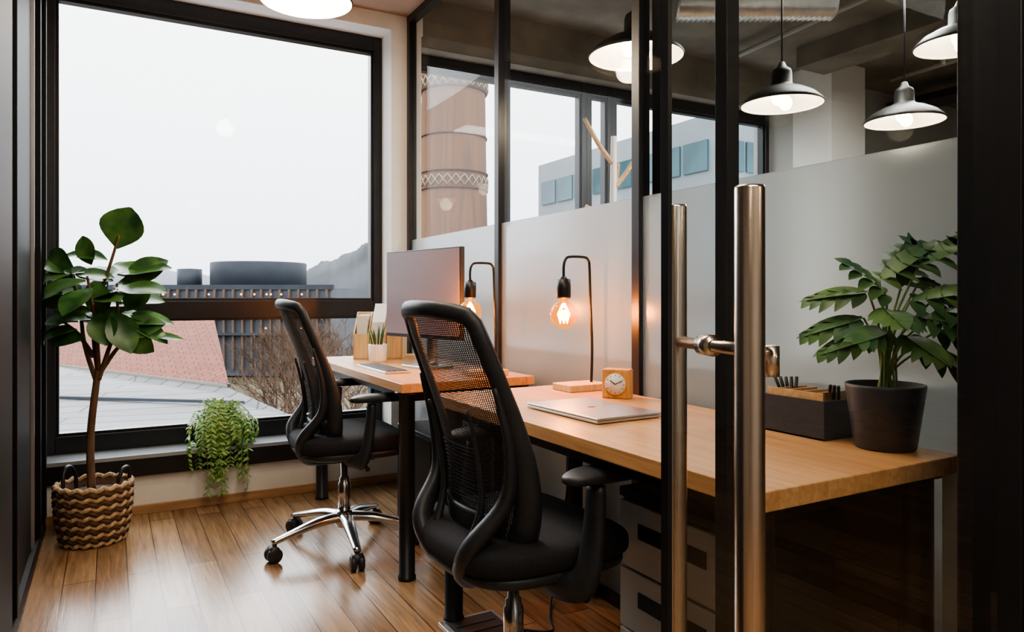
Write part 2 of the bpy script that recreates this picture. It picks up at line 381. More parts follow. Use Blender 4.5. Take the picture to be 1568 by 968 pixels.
# ---------------------------------------------------------------- office chair
def chair(loc, rz, base_ang):
    r = root('office_chair', loc, rz)
    for k in range(5):
        a = base_ang + k*2*pi/5; c, s = math.cos(a), math.sin(a)
        tube('base_arm', [(0.02*c,0.02*s,0.125),(0.12*c,0.12*s,0.12),(0.24*c,0.24*s,0.095),(0.315*c,0.315*s,0.078)], [0.030,0.026,0.019,0.015], M_chrome, r, 14, 4, 0.75, (0,0,1))
        tube('castor_stem', [(0.305*c,0.305*s,0.085),(0.305*c,0.305*s,0.045)], 0.009, M_plast, r, 10)
        for sd in (-1,1):
            wx, wy = 0.31*c - s*0.016*sd, 0.31*s + c*0.016*sd
            tube('castor_wheel', [(wx+s*0.011,wy-c*0.011,0.030),(wx+s*0.008,wy-c*0.008,0.030),(wx-s*0.008,wy+c*0.008,0.030),(wx-s*0.011,wy+c*0.011,0.030)], [0.024,0.030,0.030,0.024], M_plast, r, 20)
        tube('castor_hood', [(0.31*c-s*0.022,0.31*s+c*0.022,0.045),(0.31*c+s*0.022,0.31*s-c*0.022,0.045)], 0.021, M_plast, r, 14)
    lathe('hub', [(0,0.085),(0.035,0.085),(0.040,0.10),(0.040,0.14),(0.030,0.155),(0,0.155)], M_chrome, r)
    lathe('gas_column', [(0,0.14),(0.026,0.14),(0.026,0.27),(0.021,0.275),(0.021,0.29),(0.015,0.295),(0.015,0.40),(0,0.40)], M_chrome, r)
    box('mechanism', (-0.13,-0.07,0.365), (0.12,0.07,0.415), M_plast, r, 0.015)
    tube('tilt_lever', [(0.02,-0.05,0.39),(0.03,-0.20,0.385),(0.03,-0.27,0.378)], [0.006,0.006,0.010], M_plast, r, 8, 4)
    V, F = [], []; nu, nv = 20, 48
    for i in range(nu+1):
        th = -pi/2+pi*i/nu
        for j in range(nv):
            ph = 2*pi*j/nv
            def sp(v, e): return math.copysign(abs(v)**e, v)
            cr = sp(math.cos(th), 0.35)
            x = 0.232*cr*sp(math.cos(ph), 0.55); y = 0.250*cr*sp(math.sin(ph), 0.55); z = 0.043*sp(math.sin(th), 0.6)
            z += 0.458 - 0.30*max(0, x-0.13)**1.5 + 0.06*(y/0.25)**2*0.18
            V.append((x+0.015, y, z))
    for i in range(nu):
        for j in range(nv): F.append((i*nv+j, i*nv+(j+1)%nv, (i+1)*nv+(j+1)%nv, (i+1)*nv+j))
    mk('seat_cushion', V, F, M_fabric, r)
    V2 = [(v[0]*0.95, v[1]*0.95, 0.418+(v[2]-0.455)*0.55) for v in V]
    mk('seat_shell', V2, list(F), M_plast, r)
    ZT = 1.030
    def tab(z, pts):
        z = min(pts[-1][0], max(pts[0][0], z))
        for (a,b),(c2,d) in zip(pts, pts[1:]):
            if z <= c2: t = (z-a)/(c2-a); return b+(d-b)*t
        return pts[-1][1]
    CX = [(0.42,-0.135),(0.52,-0.138),(0.62,-0.135),(0.74,-0.162),(0.88,-0.215),(ZT,-0.278)]
    HW = [(0.42,0.10),(0.48,0.165),(0.56,0.200),(0.68,0.205),(0.85,0.198),(0.97,0.185),(ZT,0.170)]
    def cxs(z): return sum(tab(z+d, CX) for d in (-0.06,-0.03,0,0.03,0.06))/5
    def hws(z): return sum(tab(z+d, HW) for d in (-0.03,0,0.03))/3
    def S(z, t): return Vector((cxs(z)+0.055*abs(t)**2.2, hws(z)*t, z))
    V, F = [], []; nz, nt_ = 34, 18
    for i in range(nz+1):
        z = 0.49+(ZT-0.015-0.49)*i/nz
        for j in range(nt_+1): V.append(S(z, -0.96+1.92*j/nt_))
    for i in range(nz):
        for j in range(nt_): q = i*(nt_+1)+j; F.append((q,q+1,q+nt_+2,q+nt_+1))
    mk('back_mesh', V, F, M_mesh, r)
    loop = []
    for i in range(15): loop.append(S(0.47+(ZT-0.03-0.47)*i/14, -1))
    for t in (-0.93,-0.75,-0.5,-0.25,0,0.25,0.5,0.75,0.93):
        p = S(ZT-0.01, t); p.z = ZT-0.015+0.018*(1-abs(t)**3); loop.append(p)
    for i in range(15): loop.append(S(ZT-0.03-(ZT-0.03-0.47)*i/14, 1))
    for t in (0.75,0.4,0,-0.4,-0.75):
        p = S(0.46, t); p.z = 0.455; loop.append(p)
    V, F = [], []; rad = []
    for p in loop: rad.append(0.0135+0.010*max(0, min(1, (0.85-p.z)/0.35)))
    tubegeo(V, F, loop, rad, 12, 1.5, None, True)
    mk('back_frame', V, F, M_plast, r)
    for sd in (-1,1):
        P = [S(0.86, sd*0.99)+Vector((-0.012,0,0)), S(0.72, sd*0.97)+Vector((-0.022,0,0)), S(0.60, sd*0.88)+Vector((-0.030,0,0)),
             Vector((-0.190,sd*0.140,0.50)), Vector((-0.185,sd*0.085,0.435)), Vector((-0.145,sd*0.045,0.392)), Vector((-0.08,sd*0.03,0.385))]
        tube('spine_arm', P, [0.010,0.017,0.026,0.034,0.034,0.030,0.022], M_plast, r, 14, 6, 0.75)
        P = [S(0.80, sd*0.52)+Vector((-0.015,0,0)), S(0.70, sd*0.50)+Vector((-0.02,0,0)), S(0.58, sd*0.5)+Vector((-0.022,0,0)), Vector((-0.175,sd*0.09,0.48))]
        tube('lumbar_rib', P, [0.004,0.006,0.008,0.012], M_plast, r, 10, 5)
    V, F = [], []
    for i in range(14):
        z = 0.57+i*0.010
        P = [S(z, -0.50+1.0*j/12)+Vector((-0.006,0,0)) for j in range(13)]
        tubegeo(V, F, P, 0.0018, 6, 0.8)
    mk('lumbar_slats', V, F, M_fabric, r)
    V, F = [], []
    for i in range(9):
        for j in range(11): V.append(S(0.46+0.09*i/8, -0.8+1.6*j/10)+Vector((-0.012,0,0)))
    for i in range(8):
        for j in range(10): q = i*11+j; F.append((q,q+1,q+12,q+11))
    o = mk('lower_back_panel', V, F, M_plast, r); sm = o.modifiers.new('solid','SOLIDIFY'); sm.thickness = 0.012
    for sd in (-1,1):
        tube('arm_post', [(-0.02,sd*0.14,0.400),(-0.01,sd*0.235,0.402),(0.01,sd*0.285,0.43),(0.03,sd*0.292,0.52),(0.04,sd*0.290,0.640)], [0.026,0.032,0.038,0.034,0.028], M_plast, r, 14, 6, 0.6, (1,0,0))
        V, F = [], []
        for i in range(13):
            th = -pi/2+pi*i/12
            for j in range(32):
                ph = 2*pi*j/32
                def sp(v, e): return math.copysign(abs(v)**e, v)
                cr = sp(math.cos(th), 0.4)
                x = 0.13*cr*sp(math.cos(ph),0.7); y = 0.043*cr*sp(math.sin(ph),0.7); z = 0.016*sp(math.sin(th),0.7)
                V.append((0.085+x, sd*0.288+y, 0.662+z-0.35*max(0,abs(x)-0.07)**1.5))
        for i in range(12):
            for j in range(32): F.append((i*32+j, i*32+(j+1)%32, (i+1)*32+(j+1)%32, (i+1)*32+j))
        mk('arm_pad', V, F, M_plast, r)
    return r
chair((0.90,1.60,0), math.radians(2), math.radians(200))
chair((0.875,3.03,0), math.radians(-3), math.radians(194))

# ---------------------------------------------------------------- desk lamps
def desk_lamp(px, py, rz=0):
    r = root('edison_desk_lamp', (px,py,0.74), rz)
    box('wood_base', (-0.125,-0.055,0.0), (0.035,0.055,0.024), M_woodb, r, 0.004)
    P = [(0,0,0.02),(0.003,0,0.15),(-0.004,0,0.30),(-0.008,0,0.425),(-0.014,0,0.448),(-0.030,0,0.458),(-0.09,0,0.458),(-0.108,0,0.448),(-0.115,0,0.425),(-0.115,0,0.385)]
    tube('bent_pole', P, 0.0048, M_black, r, 12, 5)
    lathe('socket', [(0,0.39),(0.008,0.39),(0.012,0.383),(0.0235,0.380),(0.0245,0.35),(0.0245,0.322),(0.022,0.315),(0,0.315)], M_black, r, (-0.115,0,0), 24)
    prof = [(0.013,0.318),(0.014,0.305)]
    for i in range(1,17):
        a = pi*(0.10+0.9*i/16); prof.append((0.048*math.sin(a), 0.260+0.048*math.cos(a)))
    prof = prof[::-1]; prof[0] = (0.000001, prof[0][1])
    lathe('bulb_glass', prof, M_bulb, r, (-0.115,0,0), 32)
    V, F = [], []
    for k in range(6):
        a = 2*pi*k/6; a2 = a+0.5
        tubegeo(V, F, [(-0.115+0.005*math.cos(a),0.005*math.sin(a),0.298),(-0.115+0.021*math.cos(a2),0.021*math.sin(a2),0.262),(-0.115+0.013*math.cos(a),0.013*math.sin(a),0.230)], 0.0011, 5)
    mk('filament', V, F, M_fil, r)
    tube('glass_stem', [(-0.115,0,0.315),(-0.115,0,0.285)], [0.008,0.003], M_ceramic, r, 10)
    l = bpy.data.lights.new('bulb_light', 'POINT'); l.energy = 10.0; l.color = (1.0,0.43,0.11); l.shadow_soft_size = 0.02
    lo = bpy.data.objects.new('bulb_light', l); lo.location = (-0.115,0,0.262); lo.parent = r; COL.objects.link(lo)
    return r
desk_lamp(1.465, 2.05); desk_lamp(1.388, 2.62)

# ---------------------------------------------------------------- pendants
def pendant(x, y, z, top, power=6, nb=2, s=1.0):
    r = root('pendant_lamp', (x,y,z))
    out = [(0.185,0.0),(0.187,0.006),(0.180,0.016),(0.150,0.045),(0.100,0.072),(0.062,0.085),(0.047,0.098),(0.045,0.15),(0.040,0.165),(0.022,0.178),(0.013,0.20),(0.0005,0.205)]
    out = [(a*s,b*s) for a,b in out]
    inn = [(a*0.985, max(0.001,b-0.004)) for a,b in out[:8]]+[(0.0005,0.145*s)]
    for nm, pr, mm in (('shade', out, M_dark), ('shade_lining', inn, M_lampwhite)):
        ob = lathe(nm, pr, mm, r)
        bm = bmesh.new(); bm.from_mesh(ob.data)
        bmesh.ops.delete(bm, geom=[f for f in bm.faces if len(f.verts) > 8], context='FACES'); bm.to_mesh(ob.data); bm.free()
    tube('cord', [(0,0,0.20*s),(0,0,top-z)], 0.004, M_black, r, 8)
    lathe('ceiling_rose', [(0.0,top-z-0.03),(0.05,top-z-0.028),(0.055,top-z-0.001),(0,top-z-0.001)], M_black, r)
    V, F = [], []
    for k in range(nb):
        a = 2*pi*k/nb+0.4; sphere(V, F, (0.055*s*math.cos(a), 0.055*s*math.sin(a), 0.022), 0.030, 10, 14, (1,1,1.2))
    mk('bulbs', V, F, M_bulbE, r)
    l = bpy.data.lights.new('pendant_light', 'POINT'); l.energy = power; l.color = (1.0,0.80,0.57); l.shadow_soft_size = 0.06
    lo = bpy.data.objects.new('pendant_light', l); lo.location = (0,0,-0.03); lo.parent = r; COL.objects.link(lo)
pendant(0.70, 2.97, 2.265, CZ, 28)
pendant(1.80, 2.22, 2.00, 2.85, 8, 2)  # pendant standing in for a lamp reflected in the partition glass
pendant(2.69, 2.27, 1.94, 2.85, 8, 2, 0.98)
pendant(3.41, 2.14, 1.92, 2.85, 8, 2, 0.98)
pendant(3.31, 1.82, 2.18, 2.85, 8, 2)
pendant(-0.6, -0.9, 2.2, 2.85, 12, 2)
pendant(0.9, -1.1, 2.2, 2.85, 12, 2)
pendant(2.2, -1.6, 2.2, 2.85, 12, 2)

M_duct = mat('duct_foil', (0.75,0.75,0.75), 0.3, 0.9, 0.1, 20)
r = root('ventilation_duct')
V, F = [], []
P = [Vector((2.75+0.75*i/60, 3.05-0.45*i/60, 2.70)) for i in range(61)]
tubegeo(V, F, P, [0.10+(0.007 if i%2 else -0.005) for i in range(61)], 20)
mk('flexible_pipe', V, F, M_duct, r)
V, F = [], []
P = [Vector((4.4+3.0*i/120, 2.6-0.9*i/120, 2.66)) for i in range(121)]
tubegeo(V, F, P, [0.12+(0.007 if i%2 else -0.005) for i in range(121)], 20)
mk('flexible_pipe', V, F, M_duct, r)
r = root('ceiling_conduits')
for i,(a,b) in enumerate([((2.0,1.2,2.80),(7.5,3.6,2.80)),((1.8,3.0,2.79),(7.0,0.9,2.79)),((3.6,0.9,2.77),(3.9,3.85,2.77)),((5.2,0.9,2.78),(5.4,3.5,2.78))]):
    tube('pipe', [a,b], 0.018, M_grey, r, 10)
box('concrete_beam', (4.3,0.7,2.70), (4.6,3.5,2.85), M_conc, r)
box('cable_tray', (5.8,0.7,2.66), (6.1,3.8,2.72), M_black, r, 0.004)

r = root('coat_rack', (2.62,3.45,0))
tube('trunk', [(0,0,0.02),(0.0,0,1.0),(0.01,0,2.02)], [0.028,0.024,0.018], M_white, r, 12, 4)
for a,b in (((0.0,0,1.86),(-0.16,0.06,2.12)),((0.0,0,1.70),(0.17,-0.05,1.95)),((0.0,0,1.56),(-0.16,0.05,1.60)),((0,0,1.62),(0.12,0.1,1.88))):
    tube('branch', [a, tuple((Vector(a)+Vector(b))/2+Vector((0,0,-0.02))), b], [0.016,0.014,0.011], M_wood, r, 10, 4)
lathe('foot', [(0,0),(0.20,0),(0.20,0.015),(0.03,0.03),(0,0.03)], M_wood, r)
r = root('office_table', (3.3,2.0,0))
box('top', (-0.9,-0.5,0.70), (0.9,0.5,0.74), M_walnut, r, 0.004)
for x in (-0.8,0.8):
    for y in (-0.42,0.42): box('leg', (x-0.03,y-0.03,0), (x+0.03,y+0.03,0.70), M_black, r)
# unseen cabinet added behind the frosted glass to darken its lower part
r = root('added_shade_credenza', (1.86,2.35,0))
box('body', (-0.20,-1.25,0.06), (0.20,1.25,0.80), M_shadecab, r, 0.004)
box('top_board', (-0.21,-1.26,0.80), (0.21,1.26,0.83), M_walnut, r, 0.003)
for k in range(4):
    box('door_panel', (0.20,-1.23+k*0.62,0.08), (0.215,-0.64+k*0.62,0.78), M_shadecab, r, 0.002)
    box('door_pull', (0.215,-0.70+k*0.62,0.45), (0.235,-0.69+k*0.62,0.60), M_black, r)
box('plinth', (-0.18,-1.22,0.0), (0.18,1.22,0.06), M_black, r)

# ---------------------------------------------------------------- monitor
r = root('computer_monitor', (1.235,3.03,0.74), math.atan2(-0.53,0.125))
box('bezel', (-0.285,-0.010,0.135), (0.285,0.014,0.535), M_plast, r, 0.004)
box('screen', (-0.279,-0.0125,0.150), (0.279,-0.0095,0.529), M_screen, r)
box('back_bulge', (-0.16,0.012,0.20), (0.16,0.038,0.44), M_plast, r, 0.012)
tube('neck', [(0,0.035,0.30),(0,0.05,0.15),(0,0.05,0.012)], [0.028,0.026,0.028], M_alu, r, 14, 4, 0.5)
box('foot', (-0.10,-0.05,0.0), (0.10,0.10,0.012), M_alu, r, 0.004)
r = root('keyboard', (1.05,3.05,0.74), 0.0)
box('body', (-0.055,-0.20,0.0), (0.055,0.20,0.010), M_alu, r, 0.003)
V, F = [], []
for i in range(4):
    for j in range(14):
        x0 = -0.045+i*0.023; y0 = -0.19+j*0.0272; b = len(V)
        V += [(x0,y0,0.010),(x0+0.02,y0,0.010),(x0+0.02,y0+0.024,0.010),(x0,y0+0.024,0.010),(x0+0.001,y0+0.001,0.013),(x0+0.019,y0+0.001,0.013),(x0+0.019,y0+0.023,0.013),(x0+0.001,y0+0.023,0.013)]
        F += [(b+4,b+5,b+6,b+7),(b,b+1,b+5,b+4),(b+1,b+2,b+6,b+5),(b+2,b+3,b+7,b+6),(b+3,b,b+4,b+7)]
mk('keys', V, F, M_plast, r, False)

r = root('magazine_file_holder', (1.27,3.66,0.74), math.radians(-25))
def holder(x):
    w = 0.075; d = 0.12
    for sx in (x, x+w):
        V = [(sx-0.003,-d,0),(sx-0.003,d,0),(sx-0.003,d,0.24),(sx-0.003,0.03,0.24),(sx-0.003,-d,0.13)]
        V += [(a+0.006,b,c) for a,b,c in V]
        F = [(0,1,2,3,4),(9,8,7,6,5)]+[(i,(i+1)%5,(i+1)%5+5,i+5) for i in range(5)]
        mk('side', V, F, M_woodb, r, False)
    box('front', (x,-d,0), (x+w,-d+0.006,0.13), M_woodb, r)
    box('back', (x,d-0.006,0), (x+w,d,0.24), M_woodb, r)
    box('bottom', (x,-d,0), (x+w,d,0.006), M_woodb, r)
holder(-0.14); holder(-0.055); holder(0.03)
box('papers', (-0.13,-0.09,0.01), (-0.075,0.10,0.225), M_paper, r)
V = [(-0.05,-0.10,0.01),(0.015,-0.10,0.01),(0.015,0.10,0.01),(-0.05,0.10,0.01),(-0.05,-0.10,0.19),(0.015,-0.10,0.19),(0.015,0.05,0.285),(-0.05,0.05,0.285)]
mk('folder', V, [(0,1,2,3),(4,5,6,7),(0,1,5,4),(1,2,6,5),(2,3,7,6),(3,0,4,7)], M_paper, r, False)
box('papers', (0.04,-0.09,0.01), (0.09,0.10,0.26), M_paper, r)

r = root('potted_snake_plant', (1.155,3.42,0.74))
lathe('ribbed_pot', [(0.0,0.0),(0.038,0.0),(0.042,0.01),(0.046,0.085),(0.043,0.088),(0.040,0.08),(0.0,0.075)], M_ceramic, r, (0,0,0), 96, True, 24, 0.02)
V, F = [], []
for k in range(11):
    a = 2*pi*k/11; rr = 0.012+0.012*(k%2); h = 0.09+0.04*random.random(); o = 0.02+0.02*random.random()
    tubegeo(V, F, [(rr*math.cos(a),rr*math.sin(a),0.07),((rr+o*0.4)*math.cos(a),(rr+o*0.4)*math.sin(a),0.07+h*0.5),((rr+o)*math.cos(a),(rr+o)*math.sin(a),0.07+h)], [0.007,0.009,0.001], 6, 0.35)
mk('leaves', V, F, M_leaf2, r)

r = root('laptop', (1.165,1.63,0.74), math.radians(2))
box('lower_body', (-0.108,-0.165,0.002), (0.108,0.165,0.009), M_alu, r, 0.003)
box('lid', (-0.108,-0.165,0.0098), (0.108,0.165,0.0155), M_alu, r, 0.0028)
V, F = [], []; sphere(V, F, (0,0,0.0156), 0.012, 8, 16, (1,0.85,0.03)); sphere(V, F, (0.014,0.002,0.0156), 0.0035, 6, 10, (1.4,0.7,0.05))
mk('lid_emblem', V, F, M_plast, r)

r = root('table_clock', (1.41,1.83,0.74), math.radians(-52))
box('case', (-0.044,-0.026,0.0), (0.044,0.026,0.092), M_clockw, r, 0.005)
def disc(name, rad, y, m, cz=0.046, th=0.002):
    return tube(name, [(0,y,cz),(0,y-th,cz)], rad, m, r, 40)
disc('rim', 0.036, -0.026, M_clockw, th=0.004); disc('dial', 0.033, -0.0295, M_dial, th=0.0015)
for k in range(12):
    a = 2*pi*k/12
    tube('tick', [(0.026*math.cos(a),-0.0315,0.046+0.026*math.sin(a)),(0.030*math.cos(a),-0.0315,0.046+0.030*math.sin(a))], 0.0009, M_plast, r, 5)
tube('hour_hand', [(0,-0.032,0.046),(-0.016,-0.032,0.057)], 0.0016, M_plast, r, 6)
tube('minute_hand', [(0,-0.0325,0.046),(0.022,-0.0325,0.057)], 0.0012, M_plast, r, 6)

r = root('desk_organizer', (1.445,1.135,0.74))
for lo, hi, nm in (((-0.065,-0.085,0),(0.065,0.085,0.005),'bottom'),((-0.065,-0.085,0),(-0.061,0.085,0.088),'front'),((0.061,-0.085,0),(0.065,0.085,0.088),'back'),((-0.061,-0.085,0),(0.061,-0.081,0.088),'side'),((-0.061,0.081,0),(0.061,0.085,0.088),'side')):
    box(nm, lo, hi, M_pot, r, 0.001)
box('wood_tray', (-0.060,-0.080,0.060), (0.060,0.080,0.066), M_wood, r)
for y in (-0.05,-0.01,0.03,0.06): box('wood_divider', (-0.058,y-0.003,0.066), (0.058,y+0.003,0.102), M_wood, r)
box('wood_rail', (-0.060,-0.078,0.085), (-0.054,0.078,0.104), M_wood, r)
for k in range(5):
    y = 0.045+0.008*k; tube('pen', [(0.0,y,0.07),(0.02-0.01*k,y+0.012,0.125)], 0.004, M_plast, r, 8)
for k in range(3):
    tube('pen', [(0.02,-0.03-0.015*k,0.07),(-0.01,-0.06-0.01*k,0.118)], 0.004, M_plast, r, 8)

# ---------------------------------------------------------------- leaves
def leaf(V, F, base, d, L, W, up=Vector((0,0,1)), droop=0.2, pw=1.0, fold=0.15, n=8, wav=0.0):
    d = Vector(d).normalized(); side = d.cross(up)
    if side.length < 1e-3: side = d.cross(Vector((1,0,0)))
    side.normalize(); nr = side.cross(d).normalized(); b = len(V); base = Vector(base)
    for i in range(n+1):
        t = i/n
        w = W*0.5*max(0.02, math.sin(pi*min(1, t**pw)))**0.75
        c = base + d*L*t - nr*droop*L*t*t
        wv = wav*math.sin(t*9+base.x*50)*W
        V.append(c - side*w + nr*(fold*w+wv)); V.append(c - side*w*0.5 + nr*fold*w*0.35); V.append(c); V.append(c + side*w*0.5 + nr*fold*w*0.35); V.append(c + side*w + nr*(fold*w-wv))
    for i in range(n):
        for k in range(4): q = b+i*5+k; F.append((q,q+1,q+6,q+5))

RT = Vector((0.8725,-0.4886,0)); FW = Vector((0.4886,0.8725,0)); UP = Vector((0,0,1))
fx, fy = -0.06, 3.62
r = root('fiddle_leaf_fig', (fx,fy,0))
def R(a, h, f=0.0): return RT*a + FW*f + UP*h
tr = [R(-0.01,0.22), R(-0.015,0.45), R(0.01,0.68), R(0.02,0.74)]
tube('trunk', tr, [0.017,0.015,0.013], M_bark, r, 10, 6)
brs = [[R(0.02,0.72),R(0.0,0.90),R(0.02,1.05),R(0.07,1.20),R(0.11,1.33)],
       [R(0.02,0.70),R(0.06,0.82),R(0.10,0.95),R(0.10,1.12)],
       [R(0.015,0.68),R(-0.04,0.85),R(-0.06,1.0),R(-0.10,1.17)],
       [R(0.02,0.74),R(0.03,0.95,-0.04),R(0.0,1.15,-0.05)],
       [R(0.02,0.72),R(0.09,0.84,0.03),R(0.17,0.90,0.03)],
       [R(0.0,0.80),R(-0.07,0.90),R(-0.13,0.95)]]
for b in brs: tube('branch', b, [0.011,0.008,0.005], M_bark, r, 8, 5)
V, F = [], []
def fl(a, h, da, dh, L, W, f=0.0, df=0.0, droop=0.25, up=None):
    leaf(V, F, R(a,h,f), R(da,dh,df), L, W, up or (UP - FW*0.6), droop, 1.15, 0.18, 9, 0.02)
fl(0.10,1.27, 0.30,1.0,0.19,0.20, up=-FW, droop=0.05)
fl(0.06,1.22,-1,0.35,0.20,0.09); fl(-0.02,1.17,-1,0.15,0.18,0.10, droop=0.5); fl(-0.10,1.16,-0.6,0.4,0.15,0.11)
fl(0.08,1.20,1,-0.1,0.17,0.10); fl(0.11,1.16,1,0.25,0.22,0.11,droop=0.15); fl(0.12,1.10,1,0.0,0.26,0.11,-0.05,-0.3,0.1)
fl(0.0,1.13,-0.8,-0.2,0.20,0.13,-0.06,-0.4); fl(0.02,1.10,-0.2,-0.4,0.18,0.13,-0.05,-0.8); fl(0.04,1.15,0.4,0.5,0.17,0.12,0.04,0.6)
fl(0.05,1.06,0.6,0.1,0.18,0.12,-0.03,-0.6); fl(-0.05,1.08,-1,0.2,0.18,0.12,0,0.2); fl(-0.08,1.10,-0.8,0.7,0.16,0.10)
fl(-0.03,0.98,-1,-0.1,0.19,0.12); fl(-0.10,0.95,-1,0.25,0.13,0.11); fl(-0.13,0.95,-1,-0.3,0.14,0.10); fl(-0.06,0.92,-0.8,-0.1,0.20,0.09,-0.02,-0.3)
fl(0.10,1.0,0.5,-0.7,0.20,0.13,-0.03,-0.3); fl(0.12,0.98,1,-0.4,0.22,0.10); fl(0.10,1.04,0.9,0.2,0.17,0.12,0.03,0.3)
fl(0.04,0.97,0.1,0.9,0.15,0.12,-0.03,-0.3,up=-FW); fl(0.16,0.90,1,-0.05,0.22,0.05,0.03,0,0.1); fl(0.15,0.90,0.7,0.8,0.12,0.09); fl(0.07,0.92,0.8,0.5,0.16,0.10,0.02,0.3)
fl(0.02,1.02,-0.3,0.8,0.16,0.12,0.0,0.3,up=-FW); fl(-0.01,1.20,-0.3,0.9,0.13,0.09,0,-0.2,up=-FW); fl(0.05,1.00,0.3,-0.6,0.16,0.12,-0.04,-0.4)
fl(0.13,1.13,0.9,0.5,0.19,0.11,0,0,0.3,up=-FW); fl(0.10,0.95,1,0.3,0.21,0.12,0,0.1,0.4); fl(0.14,1.0,0.6,0.9,0.16,0.12,0,0,0.1,up=-FW); fl(-0.12,1.02,-0.9,0.6,0.15,0.11,0,0,0.2,up=-FW); fl(-0.09,1.19,-1,0.5,0.15,0.10,0,0,0.3,up=-FW)
fl(0.10,0.90,1.0,0.35,0.20,0.11,-0.03,0,0.35,up=-FW+UP*0.4); fl(-0.02,0.88,-1,0.15,0.20,0.10,-0.03,0,0.3,up=-FW+UP*0.4); fl(0.13,0.93,0.6,-0.5,0.17,0.11,-0.03,0,0.2,up=-FW)
for _ in range(18):
    a = random.uniform(-0.10,0.16); h = random.uniform(0.90,1.2); an = random.uniform(0,2*pi)
    fl(a,h,math.cos(an),random.uniform(-0.2,0.5),random.uniform(0.13,0.19),random.uniform(0.08,0.12),random.uniform(-0.03,0.05),math.sin(an)*0.8)
V = [Vector((max(v.x, LX+0.03-fx), min(v.y, WY-0.05-fy), v.z)) for v in V]
mk('leaves', V, F, M_leaf, r)
V1, F1, V2, F2 = [], [], [], []
rows = 13
for i in range(rows):
    z = 0.014+i*0.0195; rad = 0.120+0.024*math.sin(min(1, i/rows*1.25)*pi/2)
    pts = []
    for k in range(72):
        a = 2*pi*k/72
        pts.append((( rad+0.004*math.cos(18*a+pi*(i%2)))*math.cos(a), (rad+0.004*math.cos(18*a+pi*(i%2)))*math.sin(a), z+0.006*math.sin(18*a)))
    if i%2 == 0: tubegeo(V1, F1, pts, 0.0105, 8, 1, None, True)
    else: tubegeo(V2, F2, pts, 0.0105, 8, 1, None, True)
rb = root('wicker_basket', (fx,fy,0))
mk('weave_light', V1, F1, M_straw, rb); mk('weave_dark', V2, F2, M_straw2, rb)
lathe('liner', [(0.0,0.006),(0.112,0.006),(0.138,0.24),(0.130,0.24),(0.122,0.20),(0.0,0.20)], M_straw2, rb)
lathe('soil', [(0.0,0.225),(0.08,0.222),(0.128,0.21)], M_soil, rb)
for sd in (-1,1):
    c = RT*sd*0.135; tdir = FW
    P = [c-tdir*0.045+UP*0.21, c-tdir*0.045+UP*0.27+RT*sd*0.004, c-tdir*0.02+UP*0.315+RT*sd*0.01, c+tdir*0.02+UP*0.315+RT*sd*0.01, c+tdir*0.045+UP*0.27+RT*sd*0.004, c+tdir*0.045+UP*0.21]
    P = [p - RT*sd*0.02 + RT*0.012 for p in P]
    tube('handle', P, 0.008, M_black, rb, 10, 5)

r = root('potted_fern', (0.50,4.00,0.295))
lathe('pot', [(0,0),(0.045,0.0),(0.055,0.06),(0.062,0.12),(0.058,0.122),(0.052,0.10),(0,0.095)], M_ceramic, r)
V, F = [], []; VS, FS = [], []
for s_ in range(90):
    an = random.uniform(0, 2*pi)
    if math.sin(an) > 0.3 and random.random() < 0.7: an = -an
    reach = random.uniform(0.05,0.175); hang = random.choice([0.03,0.05,0.10,0.16,0.22,0.29]) if math.sin(an) < 0.2 else 0.03
    if abs(math.cos(an)) > 0.75: hang = min(hang, 0.2)
    up_ = random.uniform(0.03,0.12)
    c, s = math.cos(an), math.sin(an)
    P = smoothpts([(0.02*c,0.02*s,0.11),(reach*0.5*c,reach*0.5*s,0.11+up_),(reach*c,reach*s*0.95,0.10+up_*0.4),(reach*1.08*c,reach*1.02*s-0.01,0.09-hang*0.5),(reach*1.05*c,reach*s-0.01,0.08-hang)], 4)
    P = [Vector((p.x, min(p.y,0.09), p.z if p.y < -0.085 else max(p.z, 0.02))) for p in P]
    tubegeo(VS, FS, P, 0.0013, 4)
    for i in range(3, len(P)):
        for sd in (-1,1):
            t = (P[i]-P[i-1])
            if t.length < 1e-4: continue
            t.normalize(); sdv = t.cross(Vector((c,s,0.3)))
            if sdv.length < 1e-3: continue
            sdv.normalize()
            dd = (sdv*sd + t*0.7 + Vector((random.uniform(-.4,.4),random.uniform(-.4,.4),random.uniform(-.3,.4)))).normalized()
            leaf(V, F, P[i], dd, random.uniform(0.022,0.036), random.uniform(0.010,0.015), Vector((c*0.7,s*0.7,0.7)), 0.2, 1.0, 0.1, 3)
V = [Vector((v.x, min(v.y,0.09), v.z)) for v in V]
mk('fronds', V, F, M_fern, r); mk('stems', VS, FS, M_stem, r)

ppx, ppy = 1.438, 0.945
r = root('potted_philodendron', (ppx,ppy,0.74))
lathe('pot', [(0,0),(0.056,0.0),(0.060,0.004),(0.078,0.130),(0.078,0.136),(0.073,0.136),(0.070,0.114),(0,0.112)], M_pot, r, (0,0,0), 48)
lathe('soil', [(0,0.118),(0.04,0.117),(0.069,0.114)], M_soil, r)
V, F = [], []; VS, FS = [], []
def lobed(base, d, L, up):
    d = Vector(d).normalized(); side = d.cross(up).normalized(); nr = side.cross(d).normalized()
    n = 5
    leaf(V, F, base, d, L, L*0.34, up, 0.35, 0.9, 0.1, 8)
    for i in range(n):
        t = 0.06+0.70*i/(n-1)
        c = Vector(base) + d*L*t - nr*0.35*L*t*t
        for sd in (-1,1):
            ll = L*(0.48-0.24*abs(t-0.35)/0.5)
            dd = side*sd*(1.0-0.35*t) + d*(0.30+0.75*t) - nr*(0.7*t)*0.5 - nr*0.12
            leaf(V, F, c, dd, ll, L*0.21, up, 0.35, 0.85, 0.1, 5)
